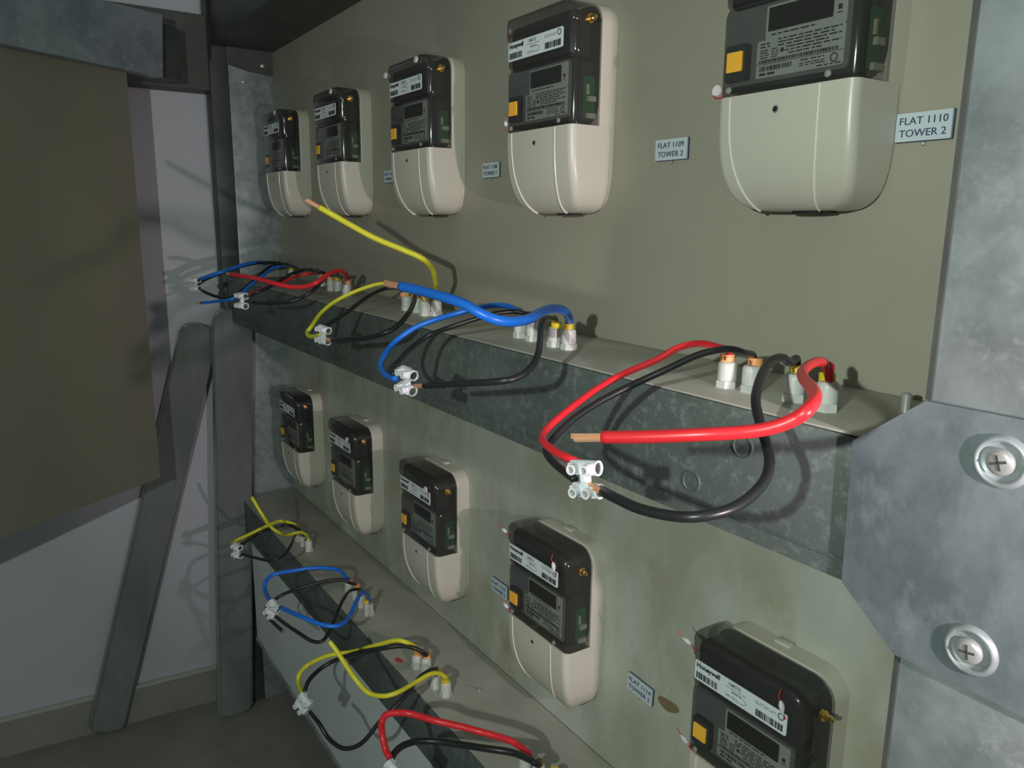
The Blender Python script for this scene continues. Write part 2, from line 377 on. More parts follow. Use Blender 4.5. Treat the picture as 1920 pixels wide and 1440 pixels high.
sub(lambda bm: prism(bm, [plane_pt(-1.62, -0.05, ZF), plane_pt(-1.75, -0.05, ZF), plane_pt(-1.75, -0.05, 0.66), plane_pt(-1.62, -0.05, 0.66)], nb * 0.12), t, 'post', M['galv'])

# ================================================================== METERS
def ushape(bm, levels, nc=5, cap_top=True, cap_bot=True, close_back=True):
    """levels: (z, half width, y front, y back, corner radius): lofted U cross sections"""
    rings = []
    for z, hw, yf, yb, r, *lf in levels:
        hl = lf[0] if lf else hw
        r = min(r, hw * 0.9, abs(yf - yb) * 0.9); pts = [(-hl, yb)]
        for k in range(nc + 1):
            a = math.pi + (math.pi / 2) * k / nc
            pts.append((-hl + r + r * math.cos(a), yf + r + r * math.sin(a)))
        for k in range(nc + 1):
            a = 1.5 * math.pi + (math.pi / 2) * k / nc
            pts.append((hw - r + r * math.cos(a), yf + r + r * math.sin(a)))
        pts.append((hw, yb))
        rings.append([bm.verts.new((x, y, z)) for x, y in pts])
    n = len(rings[0])
    for a, b in zip(rings, rings[1:]):
        for k in range(n - 1 + (1 if close_back else 0)):
            bm.faces.new((a[k], a[(k + 1) % n], b[(k + 1) % n], b[k]))
    if cap_bot: bm.faces.new(rings[0])
    if cap_top: bm.faces.new(rings[-1][::-1])
def rc(z, top, r, hw):      # silhouette half width with a rounded top corner
    d = z - (top - r)
    return hw if d <= 0 else hw - r + math.sqrt(max(r * r - d * d, 0))
def bars(bm, x0, x1, z0, z1, y, n, mi=0, seed=1):
    rnd = random.Random(seed); x = x0; w = (x1 - x0) / n
    while x < x1 - w * 0.3:
        ww = w * rnd.choice((0.35, 0.6, 0.9, 1.3)); box(bm, (x, y, z0), (min(x + ww, x1), y + 0.0004, z1), mi=mi); x += ww + w * rnd.choice((0.3, 0.5, 0.8))
def dashes(bm, x0, x1, z, h_, y, mi=0, seed=1, gap=0.15):
    rnd = random.Random(seed); x = x0
    while x < x1:
        ww = rnd.uniform(0.004, 0.014)
        box(bm, (x, y, z), (min(x + ww, x1), y + 0.0004, z + h_), mi=mi); x += ww + rnd.uniform(0.0015, 0.0035)
def rplate(bm, x0, x1, z0, z1, y, th, r, mi=0):
    pts = []
    for cx_, cz_, a0 in ((x1 - r, z1 - r, 0), (x0 + r, z1 - r, 90), (x0 + r, z0 + r, 180), (x1 - r, z0 + r, 270)):
        for k in range(5):
            a = math.radians(a0 + 90 * k / 4); pts.append((cx_ + r * math.cos(a), y, cz_ + r * math.sin(a)))
    prism(bm, pts, (0, th, 0), mi)
def ring(bm, x, z, y, r0, r1, mi=0, seg=24):
    lathe(bm, [(r0, 0), (r0, 0.0005), (r1, 0.0005), (r1, 0)], seg, Matrix.Translation((x, y, z)) @ Matrix.Rotation(math.radians(90), 4, 'X'), mi, cap=False)

TC = 0.158
def tc_y(z):
    t_ = min(-z / TC, 1.0); return -(0.046 + 0.055 * max(1 - t_ ** 2.6, 0) ** 0.5)
def tc_w(z):
    t_ = min(-z / TC, 1.0); return 0.050 + 0.059 * max(1 - t_ ** 5.5, 0) ** 0.42
def make_meter(label):
    t = thing('electricity_meter', label, 'electricity meter', (0, 0, 0), 'electricity meters on the rack')
    # cream back case
    bm = bmesh.new(); lv = []
    for z in (-0.156, -0.150, -0.135, -0.11, -0.08, 0.0, 0.1, 0.17, 0.176, 0.182, 0.190, 0.198, 0.206, 0.212, 0.2155, 0.217):
        hw = rc(z, 0.217, 0.042, 0.111) if z > 0 else min(0.111, tc_w(max(z, -0.1575)) + 0.001)
        lv.append((z, hw, -0.0375, 0.0, 0.006))
    ushape(bm, lv); link('case', bm, M['case'], t, 35)
    bm = bmesh.new(); box(bm, (-0.014, -0.020, 0.214), (0.014, -0.004, 0.2215), 0.002); link('hanging_lug', bm, M['case'], t, True)
    # inner works seen through the smoked cover
    bm = bmesh.new(); box(bm, (-0.107, -0.0885, 0.006), (0.098, -0.040, 0.1125), 0.003); box(bm, (-0.107, -0.094, 0.1135), (0.094, -0.040, 0.199), 0.012, 3); rplate(bm, -0.111, 0.108, 0.001, 0.2115, -0.0395, 0.0015, 0.034)
    inner = link('inner_body', bm, M['inner'], t, True)
    bm = bmesh.new(); box(bm, (0.0985, -0.068, 0.012), (0.1005, -0.041, 0.085)); link('circuit_board', bm, M['pcb'], t)
    bm = bmesh.new(); box(bm, (0.1008, -0.060, 0.040), (0.107, -0.043, 0.049)); box(bm, (0.1008, -0.062, 0.010), (0.107, -0.043, 0.019)); box(bm, (0.1008, -0.062, 0.052), (0.104, -0.057, 0.070))
    link('components', bm, M['cream_block'], t)
    # face plate with display, button and printed label
    bm = bmesh.new(); rplate(bm, -0.105, 0.090, 0.012, 0.113, -0.0905, 0.004, 0.006)
    fp = link('face_plate', bm, M['face'], t)
    bm = bmesh.new(); rplate(bm, -0.0525, 0.083, 0.0175, 0.066, -0.0914, 0.0008, 0.003)
    rplate(bm, -0.040, 0.083, 0.066, 0.109, -0.0914, 0.0008, 0.003)
    link('print_label', bm, M['facel'], fp)
    bm = bmesh.new(); rplate(bm, -0.0355, 0.0635, 0.076, 0.106, -0.0926, 0.0011, 0.001)
    link('display', bm, M['lcd'], fp)
    bm = bmesh.new(); y = -0.0919
    box(bm, (-0.0525, y, 0.0345), (0.083, y + 0.0004, 0.0352))
    bars(bm, -0.046, 0.006, 0.026, 0.032, y, 26, seed=3); bars(bm, -0.048, 0.076, 0.0362, 0.0405, y, 60, seed=4)
    dashes(bm, -0.046, -0.020, 0.0205, 0.003, y, seed=5); dashes(bm, 0.020, 0.055, 0.0305, 0.0016, y, seed=6); dashes(bm, 0.018, 0.058, 0.0265, 0.0012, y, seed=7); dashes(bm, 0.018, 0.058, 0.0238, 0.0012, y, seed=8); dashes(bm, 0.045, 0.080, 0.0195, 0.0016, y, seed=9)
    for k in range(4): dashes(bm, -0.047, -0.032, 0.0425 + k * 0.0032, 0.0014, y, seed=20 + k); dashes(bm, -0.028, -0.017, 0.0425 + k * 0.0032, 0.0014, y, seed=30 + k)
    for k in range(2): dashes(bm, -0.047, -0.031, 0.0565 + k * 0.0038, 0.0018, y, seed=40 + k)
    for k, (a, b) in enumerate(((0.0, 0.05), (-0.006, 0.078), (-0.004, 0.06), (-0.018, 0.078), (-0.018, 0.07), (-0.018, 0.078))): dashes(bm, a, b, 0.0432 + k * 0.0040, 0.0017, y, seed=50 + k)
    lathe(bm, [(0.0031, 0), (0.0031, 0.0004)], 16, Matrix.Translation((-0.0105, y + 0.0002, 0.0495)) @ Matrix.Rotation(math.radians(90), 4, 'X'))
    ring(bm, 0.070, 0.0272, y, 0.0042, 0.0055)
    dashes(bm, -0.030, 0.04, 0.0705, 0.0018, y, seed=60); box(bm, (0.069, y, 0.079), (0.076, y + 0.0004, 0.0802)); box(bm, (0.070, y, 0.083), (0.0755, y + 0.0004, 0.089))
    link('print', bm, M['ink'], fp)
    bm = bmesh.new(); rplate(bm, -0.0995, -0.0625, 0.018, 0.066, -0.1012, 0.0105, 0.003); link('button_surround', bm, M['inner'], fp)
    bm = bmesh.new(); rplate(bm, -0.0955, -0.0685, 0.030, 0.0565, -0.1035, 0.006, 0.0015); link('button', bm, M['orange'], fp, True)
    bm = bmesh.new(); ring(bm, -0.080, 0.090, -0.0908, 0.0125, 0.0165, seg=32); ring(bm, -0.080, 0.090, -0.0908, 0.007, 0.008, seg=24); link('optical_port', bm, M['inkg'], fp, True)
    # smoked cover
    bm = bmesh.new(); lv = []; top = 0.214
    prof = [(-0.002, -0.0985), (0.004, -0.1005), (0.105, -0.1005), (0.1125, -0.0985), (0.1145, -0.0945), (0.118, -0.0945), (0.121, -0.0985), (0.128, -0.1005), (0.172, -0.1005), (0.1745, -0.104), (0.180, -0.1055), (0.186, -0.1055), (0.192, -0.1055), (0.198, -0.1055), (0.204, -0.1052), (0.209, -0.1035), (0.2125, -0.1005), (0.214, -0.097)]
    for z, yf in prof:
        lv.append((z, rc(z, top, 0.036, 0.1125), yf, -0.038, 0.016, rc(z, top, 0.007, 0.1125)))
    ushape(bm, lv, close_back=False); link('smoked_cover', bm, M['smoke'], t, 30)
    # white maker's label on the cover
    bm = bmesh.new(); rplate(bm, -0.1015, 0.0795, 0.1335, 0.1685, -0.1017, 0.0009, 0.004); lab = link('maker_label', bm, M['label'], t)
    bm = bmesh.new(); y = -0.1021
    text_bm(bm, 'Honeywell', 0.0115, at_face(-0.0725, y, 0.1605), 0, bold=0.00035, depth=0.0002)
    link('lettering', bm, M['ink'], lab)
    bm = bmesh.new(); bars(bm, -0.097, -0.052, 0.1375, 0.1485, y, 22, seed=11); link('barcode', bm, M['ink'], lab)
    bm = bmesh.new(); bars(bm, 0.024, 0.073, 0.1375, 0.1485, y, 24, seed=12); link('barcode', bm, M['ink'], lab)
    bm = bmesh.new(); ring(bm, 0.069, 0.1605, y, 0.0042, 0.0055); link('ring_emblem', bm, M['ink'], lab)
    bm = bmesh.new()
    text_bm(bm, 'AM550', 0.0085, at_face(-0.018, y, 0.1615), 0, bold=0.0001, depth=0.0002)
    dashes(bm, -0.034, 0.004, 0.1545, 0.0014, y, 0, 14); dashes(bm, -0.024, -0.004, 0.1485, 0.0030, y, 0, 15); dashes(bm, -0.034, -0.012, 0.1415, 0.0012, y, 0, 16); dashes(bm, -0.034, -0.010, 0.1392, 0.0012, y, 0, 17)
    dashes(bm, 0.022, 0.060, 0.1605, 0.0012, y, 0, 18); dashes(bm, 0.022, 0.060, 0.1575, 0.0012, y, 0, 19)
    pts = [Vector((-0.006 + 0.012 * math.cos(a), y, 0.1445 + 0.005 * math.sin(a))) for a in [math.radians(d) for d in range(-110, 80, 15)]]
    tube(bm, pts, 0.0006, 6)
    link('fine_print', bm, M['inkg'], lab)
    # aerial socket on the right flank
    bm = bmesh.new(); O = Matrix.Translation((0.092, -0.069, 0.178)) @ Matrix.Rotation(math.radians(90), 4, 'Y')
    lathe(bm, [(0.0085, 0.020), (0.0085, 0.0255), (0.0052, 0.0255), (0.0052, 0.035), (0.0035, 0.036), (0.0035, 0.040), (0.0015, 0.0405)], 12, O)
    link('aerial_socket', bm, M['brass'], t, 30)
    for x in (-0.090, 0.070):
        bm = bmesh.new(); lathe(bm, [(0.0045, 0), (0.0045, 0.0018), (0, 0.003)], 12, Matrix.Translation((x, -0.1005, 0.0065)) @ Matrix.Rotation(math.radians(90), 4, 'X'), cap=False)
        link('cover_screw', bm, M['screw'], t, True)
    # cream terminal cover
    bm = bmesh.new(); lv = []
    zs = [0.0, -0.004, -0.02, -0.04, -0.06, -0.08, -0.095, -0.108, -0.12, -0.13, -0.138, -0.145, -0.150, -0.154, -0.1565, -0.158]
    for z in zs: lv.append((z - 0.0025, tc_w(z) + 0.0025, tc_y(z) - 0.001, -0.010, 0.014))
    ushape(bm, lv, nc=6); tcv = link('terminal_cover', bm, M['case'], t, 45)
    for x in (0.060, -0.086):
        bm = bmesh.new(); p = [Vector((x - (0.018 * (-z / TC) ** 3 if x > 0 else -0.03 * (-z / TC) ** 3), tc_y(z) - 0.0006, z - 0.004)) for z in zs[:-1]]
        tube(bm, p, 0.0016, 8); link('rib', bm, M['cased'], tcv, True)
    bm = bmesh.new(); rplate(bm, -0.024, 0.012, -0.0315, -0.0235, -0.1008, 0.002, 0.0038); link('screw_slot', bm, M['cased'], tcv, True)
    bm = bmesh.new(); lathe(bm, [(0.0055, 0), (0.0055, 0.0016), (0.0035, 0.0022), (0.0035, 0.0005)], 14, Matrix.Translation((-0.006, -0.1003, -0.0275)) @ Matrix.Rotation(math.radians(90), 4, 'X'))
    link('screw', bm, M['screw'], tcv, True, mats=[M['screw']])
    bm = bmesh.new(); lathe(bm, [(0.0036, 0), (0.0036, 0.0015)], 12, Matrix.Translation((-0.006, -0.1015, -0.0275)) @ Matrix.Rotation(math.radians(90), 4, 'X')); link('screw_recess', bm, M['hole'], tcv)
    bm = bmesh.new(); vs = lathe(bm, [(0.034, 0), (0.034, 0.004)], 24, Matrix.Translation((0.012, -0.026, -0.1635)) @ Matrix.Diagonal((1, 0.55, 1, 1))); link('cable_entry', bm, M['hole'], t)
    return t
def seal_disc(t, x, y, z, red=True):
    bm = bmesh.new(); lathe(bm, [(0.0075, 0), (0.0078, 0.002), (0.0075, 0.004)], 18, Matrix.Translation((x, y, z)) @ Matrix.Rotation(math.radians(80), 4, 'X')); s_ = link('seal', bm, M['seal'], t, True)
    if red:
        bm = bmesh.new(); tube(bm, catmull([(x - 0.004, y + 0.001, z + 0.006), (x - 0.011, y + 0.003, z + 0.002), (x - 0.008, y + 0.002, z - 0.008), (x + 0.006, y + 0.001, z - 0.010), (x + 0.012, y - 0.001, z - 0.006)], 5), 0.0011, 6); link('seal_wire', bm, M['sealred'], s_, True)
def seal_tag(t, p, d, red=0.5):
    p = Vector(p); d = Vector(d); bm = bmesh.new()
    tube(bm, catmull([p, p + d * 0.5 + Vector((0, 0, 0.001)), p + d], 4), lambda u_: 0.0016 + 0.0028 * math.sin(math.pi * min(u_ * 1.1, 1)), 8); s_ = link('seal', bm, M['seal'], t, True)
    bm = bmesh.new(); e = p + d
    tube(bm, catmull([e, e + d * 0.35 + Vector((0.001, 0, 0.003)), e + d * 0.6 + Vector((-0.001, 0, 0.006))], 4), 0.0009, 6); tube(bm, catmull([p, p - d * 0.4 + Vector((0, -0.002, -0.002)), p - d * 0.8 + Vector((0.004, 0, 0.001))], 4), 0.001, 6); link('seal_wire', bm, M['sealred'], s_, True)

def copy_tree(o, parent=None):
    c = o.copy(); COL.objects.link(c)
    if parent is not None: c.parent = parent
    for ch in list(o.children): copy_tree(ch, c)
    return c
UZ, LZ = 0.184, -0.865
spots = [(-0.717, UZ, 'cream and black electricity meter cropped by the top edge, beside the FLAT 1110 plate'),
         (-1.283, UZ, 'cream and black electricity meter touching the top edge, left of the FLAT 1109 plate'),
         (-1.845, UZ, 'cream and black electricity meter in the middle of the upper row of five'),
         (-2.412, UZ, 'cream and black electricity meter, second from the far left in the upper row'),
         (-2.972, UZ, 'cream and black electricity meter, farthest left in the upper row beside the upright'),
         (-0.7, LZ, 'cream and black electricity meter cropped by the bottom edge, right of the FLAT 1114 plate'),
         (-1.26, LZ, 'cream and black electricity meter in the lower row, left of the FLAT 1114 plate'),
         (-1.825, LZ, 'cream and black electricity meter in the middle of the lower row of five'),
         (-2.385, LZ, 'cream and black electricity meter, second from the far left in the lower row'),
         (-2.948, LZ, 'cream and black electricity meter, farthest left in the lower row beside the upright')]
proto = make_meter('proto'); meters = []
for i, (x, z, lb) in enumerate(spots):
    o = proto if i == 0 else copy_tree(proto)
    o.location = W((x, 0, z)); o['label'] = lb; meters.append(o)
seal_disc(meters[0], -0.108, -0.104, 0.008)
seal_tag(meters[1], (-0.112, -0.09, 0.190), (-0.006, 0, 0.014)); seal_tag(meters[1], (-0.110, -0.1, 0.012), (-0.002, 0, 0.012))
seal_disc(meters[2], 0.070, -0.109, 0.200, False); seal_disc(meters[2], -0.112, -0.106, 0.190, False); seal_disc(meters[3], 0.070, -0.109, 0.200, False); seal_disc(meters[4], 0.070, -0.109, 0.200, False)
seal_disc(meters[7], 0.072, -0.109, 0.178, False); seal_disc(meters[8], 0.074, -0.107, 0.180, False)
for k in (5, 6):
    seal_tag(meters[k], (-0.110, -0.104, 0.190), (-0.018, -0.002, 0.004)); seal_tag(meters[k], (0.070, -0.108, 0.190), (0.006, 0.0, -0.020)); seal_tag(meters[k], (-0.108, -0.100, 0.006), (-0.014, -0.003, 0.008))

# ================================================================== NAMEPLATES
def nameplate(x0, x1, z0, z1, num, where, tilt=0.0):
    t = thing('nameplate', where, 'nameplate', ((x0 + x1) / 2, -0.001, z0), 'engraved flat nameplates')
    w = x1 - x0; h = z1 - z0
    bm = bmesh.new(); rplate(bm, -w / 2, w / 2, 0, h, -0.0055, 0.0055, 0.0012); link('plate', bm, M['plate'], t)
    bm = bmesh.new(); rplate(bm, -w / 2 - 0.0008, w / 2 + 0.0012, -0.0008, h + 0.0005, -0.0025, 0.0025, 0.0012); link('backing', bm, M['engr'], t)
    bm = bmesh.new(); text_bm(bm, 'FLAT %s' % num, 0.0128, at_face(0, -0.0058, h * 0.70) @ Matrix.Diagonal((1.1, 1, 1, 1)))
    link('flat_number', bm, M['engr'], t)
    bm = bmesh.new(); text_bm(bm, 'TOWER 2', 0.0128, at_face(0, -0.0058, h * 0.27) @ Matrix.Diagonal((1.1, 1, 1, 1))); link('tower_number', bm, M['engr'], t)
    bm = bmesh.new(); lathe(bm, [(0.0028, 0), (0.0028, 0.002), (0, 0.003)], 10, Matrix.Translation((0, -0.001, -0.0035)) @ Matrix.Rotation(math.radians(90), 4, 'X'), cap=False); link('pin', bm, M['screw'], t, True)
    t.rotation_euler = (0, tilt, 0)
nameplate(-0.607, -0.535, 0.110, 0.145, '1110', 'pale engraved nameplate reading FLAT 1110, beside the nearest upper meter')
nameplate(-1.052, -0.977, 0.113, 0.148, '1109', 'pale engraved nameplate reading FLAT 1109, between the two nearest upper meters')
nameplate(-1.640, -1.570, 0.109, 0.142, '1108', 'small pale nameplate reading FLAT 1108, right of the middle upper meter')
nameplate(-2.205, -2.135, 0.119, 0.152, '1107', 'half-hidden pale nameplate peeking from behind the middle upper meter')
nameplate(-1.063, -0.993, -0.928, -0.892, '1114', 'slightly tilted pale nameplate reading FLAT 1114, beside the brown stain', 0.05)
nameplate(-1.588, -1.518, -0.930, -0.894, '1113', 'pale nameplate half hidden behind the left side of a lower meter')

# ================================================================== GLANDS, WIRES, CONNECTORS
GL = []
def make_gland():
    t = thing('cable_gland', 'x', 'cable gland', (0, 0, 0), 'cable glands on the trunking')
    bm = bmesh.new(); lathe(bm, [(0.0150, 0), (0.0150, 0.0095), (0.0140, 0.0105)], 6); link('nut', bm, M['gland'], t)
    bm = bmesh.new(); lathe(bm, [(0.0125, 0.0105), (0.0125, 0.0118), (0.0138, 0.0120), (0.0134, 0.031), (0.0126, 0.035), (0.0108, 0.0368), (0.0082, 0.037)], 12)
    link('dome_nut', bm, M['gland'], t, 35)
    return t
# the clean prototype is kept for copying before any marker is added
gproto = make_gland(); first_gland = [True]
def put_gland(px, py, z, label, colr, mark='S'):
    p = atz(px, py, z)
    if first_gland[0]: g = gproto; first_gland[0] = False
    else:
        g = gproto.copy(); COL.objects.link(g)
        for ch in gproto.children:
            if ch.name.startswith(('nut', 'dome_nut')): c = ch.copy(); COL.objects.link(c); c.parent = g
    g.location = W((p.x, p.y, z)); g['label'] = label
    if colr:
        bm = bmesh.new(); tl_ = Matrix.Rotation(random.uniform(-0.12, 0.12), 4, 'X') @ Matrix.Rotation(random.uniform(-0.15, 0.15), 4, 'Y')
        lathe(bm, [(0.0075, 0.037), (0.0098, 0.037), (0.0098, 0.047), (0.0075, 0.047)], 20, tl_)
        s_ = link('marker_sleeve', bm, M['otag' if colr == 'o' else 'ytag'], g, 35)
        if mark:
            bm = bmesh.new(); text_bm(bm, mark, 0.008, Matrix.Translation((0.003, -0.0099, 0.042)) @ FACE, depth=0.0004); link('mark', bm, M['ink'], s_)
    return p
def wire(label, colr, r, pts, tip=None, tip_end=False, group=None):
    """pts: (px, py, y) control points; tip: bare copper extension point"""
    P = [aty(*p) if not isinstance(p, Vector) else p for p in pts]
    path = catmull(P, 8)
    lo = min(P, key=lambda v: v.z)
    t = thing('wire', label, 'wire', (P[0].x, P[0].y, P[0].z), group or 'loose wires on the trunking')
    sub(lambda bm: tube(bm, path, r, 14), t, 'insulation', M[colr], 'all')
    def strands(a, d):
        d = d.normalized(); L_ = r * 5.2; u = d.orthogonal().normalized(); w = d.cross(u)
        def f(bm):
            for k in range(9):
                an = k * 2.4; rr = r * 0.62 * (k / 9) ** 0.5
                o_ = u * math.cos(an) * rr + w * math.sin(an) * rr
                tube(bm, [a - d * r + o_, a + d * L_ * 0.5 + o_ * 1.02, a + d * L_ * (1 - 0.05 * (k % 3)) + o_ * 1.1], r * 0.24, 7)
        sub(f, t, 'copper_end', M['copper'], True)
    if tip_end: strands(path[-1], path[-1] - path[-4])
    return t
def connector(px, py, y, label, d, k=1.0, up=(0, 0, 1)):
    """two-pole terminal block; d = barrel direction, stacked along up"""
    p = aty(px, py, y); d = Vector(d).normalized(); u = Vector(up); u = (u - d * u.dot(d)).normalized(); n = d.cross(u)
    R_ = Matrix((d, u, n)).transposed().to_4x4(); t = thing('terminal_block', label, 'terminal block', (p.x, p.y, p.z), 'two-pole terminal blocks')
    X = R_ @ Matrix.Rotation(math.radians(90), 4, 'Y')
    h = 0.0125 * k
    bm = bmesh.new()
    for s_ in (-1, 1):
        c = Matrix.Translation(Vector((0, 0, 0)) + u * (s_ * h))
        lathe(bm, [(0.0062 * k, -0.017 * k), (0.0085 * k, -0.017 * k), (0.0085 * k, 0.017 * k), (0.0062 * k, 0.017 * k), (0.0062 * k, -0.017 * k)], 18, c @ X, cap=False)
        for q in (-1, 1):
            A_ = Matrix.Translation(u * (s_ * h) + d * (q * 0.0085 * k)) @ R_
            lathe(bm, [(0.0058 * k, 0.004 * k), (0.0058 * k, 0.0165 * k), (0.0038 * k, 0.0165 * k), (0.0038 * k, 0.010 * k)], 14, A_)
        box(bm, (-0.0175 * k, s_ * h - 0.0062 * k, -0.0095 * k), (-0.006 * k, s_ * h + 0.0062 * k, 0.0095 * k), 0.001 * k, rot=R_)
        box(bm, (0.006 * k, s_ * h - 0.0062 * k, -0.0095 * k), (0.0145 * k, s_ * h + 0.0062 * k, 0.0095 * k), 0.001 * k, rot=R_)
    box(bm, (-0.005 * k, -h, -0.0025 * k), (0.005 * k, h, 0.006 * k), 0.001 * k, rot=R_)
    link('housing', bm, M['block'], t, 35)
    for s_ in (-1, 1):
        bm = bmesh.new(); lathe(bm, [(0.0061 * k, -0.0165 * k), (0.0061 * k, 0.0150 * k)], 14, Matrix.Translation(u * (s_ * h)) @ X); link('metal_insert', bm, M['galvdk'], t, 40)
        for q in (-1, 1):
            bm = bmesh.new(); lathe(bm, [(0.0037 * k, 0.006 * k), (0.0037 * k, 0.0145 * k)], 12, Matrix.Translation(u * (s_ * h) + d * (q * 0.0085 * k)) @ R_); link('clamp_screw', bm, M['screw'], t, 40)
    return t
ZM, ZL = TOPS['mid'][1], TOPS['low'][1]
ORD = ['first', 'second', 'third', 'fourth']
def gset(pts, z, where, tags):
    out = []
    for k, (px, py) in enumerate(pts):
        out.append(put_gland(px, py, z, 'grey cable gland, %s from left in %s' % (ORD[k], where), tags[k]))
    return out
def up(p, h): return Vector((p.x, p.y, p.z + h))
RT, RN = 0.0057, 0.0046

# --- right group (red) ---
g = gset([(1362, 726), (1408, 735), (1487, 752), (1548, 770)], ZM, 'the nearest group, middle trunking', 'ooyy')
Rg = 'wires of the nearest group, middle trunking'
wire('thin red wire arching from the nearest middle group to its clear connector', 'red', RN, [up(g[0], .03), up(g[0], .052), (1351, 652, -.185), (1313, 644, -.215), (1272, 652, -.245), (1230, 675, -.27), (1167, 702, -.31), (1117, 731, -.355), (1063, 771, -.41), (1026, 804, -.45), (1017, 823, -.475), (1034, 842, -.49), (1063, 858, -.495), (1088, 868, -.49)], group=Rg)
wire('thin black wire arching beside the thin red wire of the nearest middle group', 'blk', RN, [up(g[1], .03), up(g[1], .05), (1397, 662, -.19), (1372, 655, -.215), (1342, 657, -.235), (1305, 667, -.255), (1251, 692, -.285), (1188, 721, -.32), (1126, 752, -.365), (1072, 788, -.41), (1034, 827, -.445), (1024, 846, -.46), (1038, 867, -.475), (1063, 888, -.485), (1078, 899, -.487)], group=Rg)
wire('thick black wire looping down in a wide U, nearest middle group', 'blk', RT * .95, [up(g[2], .03), up(g[2], .055), (1482, 680, -.18), (1467, 671, -.205), (1450, 675, -.235), (1434, 692, -.265), (1422, 721, -.30), (1417, 754, -.33), (1425, 792, -.35), (1437, 833, -.365), (1443, 867, -.38), (1434, 900, -.40), (1405, 933, -.43), (1363, 957, -.46), (1305, 969, -.485), (1251, 966, -.495), (1197, 953, -.50), (1159, 936, -.50), (1131, 922, -.495)], tip_end=True, group=Rg)
wire('thick bright red wire with bare copper end pointing left, nearest middle group', 'red', RT * 0.98, [up(g[3], .03), up(g[3], .055), (1549, 690, -.168), (1543, 679, -.185), (1526, 680, -.235), (1507, 693, -.295), (1506, 708, -.345), (1520, 725, -.41), (1528, 744, -.455), (1516, 767, -.482), (1488, 787, -.490), (1447, 802, -.50), (1397, 810, -.513), (1313, 815, -.537), (1213, 819, -.560), (1130, 820, -.578)], tip_end=True, group=Rg)
connector(1100, 898, -.49, 'milky terminal block on the thin red wire and the black U loop', (.9, .25, .15), 1.0, (-.1, 0, 1))

# --- blue group ---
g = gset([(976, 633), (999, 639), (1040, 650), (1066, 655)], ZM, 'the blue-wired group, middle trunking', 'ooyy')
Bg = 'wires of the blue group, middle trunking'
wire('thin blue wire arching down to the clear connector, blue group of the middle trunking', 'blue', RN * 1.15, [up(g[0], .03), up(g[0], .052), (966, 580, -.17), (951, 574, -.19), (924, 573, -.22), (891, 579, -.25), (856, 588, -.28), (815, 600, -.31), (775, 616, -.345), (742, 640, -.38), (721, 665, -.41), (714, 684, -.43), (721, 700, -.44), (742, 711, -.445)], group=Bg)
wire('thin black wire arching beside the thin blue wire, middle trunking', 'blk', RN, [up(g[1], .03), up(g[1], .05), (985, 588, -.18), (962, 584, -.20), (924, 589, -.235), (886, 600, -.265), (843, 614, -.30), (802, 630, -.33), (769, 654, -.37), (745, 679, -.41), (731, 693, -.435), (738, 702, -.445)], group=Bg)
wire('thick black wire dropping then running left to the connector, blue group', 'blk', RT * .9, [up(g[2], .03), up(g[2], .052), (1034, 597, -.19), (1022, 596, -.235), (1015, 608, -.27), (1013, 635, -.31), (1009, 663, -.345), (997, 687, -.37), (973, 706, -.395), (937, 715, -.42), (870, 719, -.445), (796, 723, -.46)], tip_end=True, group=Bg)
wire('thick bright blue wire with bare copper end crossing the middle of the view', 'blue', RT * 1.38, [up(g[3], .03), up(g[3], .05), (1066, 594, -.16), (1056, 582, -.19), (1034, 579, -.235), (1013, 586, -.28), (994, 597, -.32), (964, 603, -.36), (932, 600, -.39), (902, 588, -.41), (870, 570, -.425), (832, 557, -.44), (788, 545, -.45), (752, 537, -.46)], tip_end=True, group=Bg)
connector(765, 714, -.455, 'milky terminal block hanging on the thin blue wire of the middle trunking', (.95, .05, -.1), 1.05, (-.35, 0, 1))

# --- yellow group ---
g = gset([(763, 582), (782, 586), (797, 592), (818, 592)], ZM, 'the yellow-wired group, middle trunking', 'ooyy')
Yg = 'wires of the yellow group, middle trunking'
wire('thin yellow wire arching down left to its connector, middle trunking', 'yellow', RN * 1.1, [up(g[0], .03), up(g[0], .05), (748, 534, -.15), (716, 532, -.19), (690, 538, -.22), (658, 550, -.26), (626, 567, -.30), (602, 587, -.335), (585, 611, -.37), (576, 624, -.385), (583, 631, -.395), (602, 628, -.40)], group=Yg)
wire('thin black wire beneath the thin yellow wire, middle trunking', 'blk', RN, [up(g[1], .03), up(g[1], .05), (765, 545, -.15), (740, 540, -.17), (716, 543, -.20), (687, 558, -.25), (655, 582, -.30), (629, 599, -.35), (608, 613, -.385)], group=Yg)
wire('thick black wire curving down left to the connector, yellow group of the middle trunking', 'blk', RT * .95, [up(g[2], .03), up(g[2], .052), (788, 549, -.155), (779, 553, -.20), (776, 567, -.24), (766, 587, -.29), (745, 611, -.33), (719, 625, -.36), (684, 634, -.38), (624, 638, -.40)], tip_end=True, group=Yg)
wire('thick yellow wire with bare copper end rising up left toward the far meters', 'yellow', RT * 1.15, [up(g[3], .03), up(g[3], .055), (816, 523, -.14), (809, 503, -.16), (792, 485, -.20), (757, 469, -.235), (704, 447, -.29), (661, 424, -.335), (626, 404, -.375), (599, 389, -.40)], tip_end=True, group=Yg)
connector(608, 628, -.40, 'milky terminal block on the yellow arch of the middle trunking', (.95, .2, -.1), 1.0, (-.1, 0, 1))

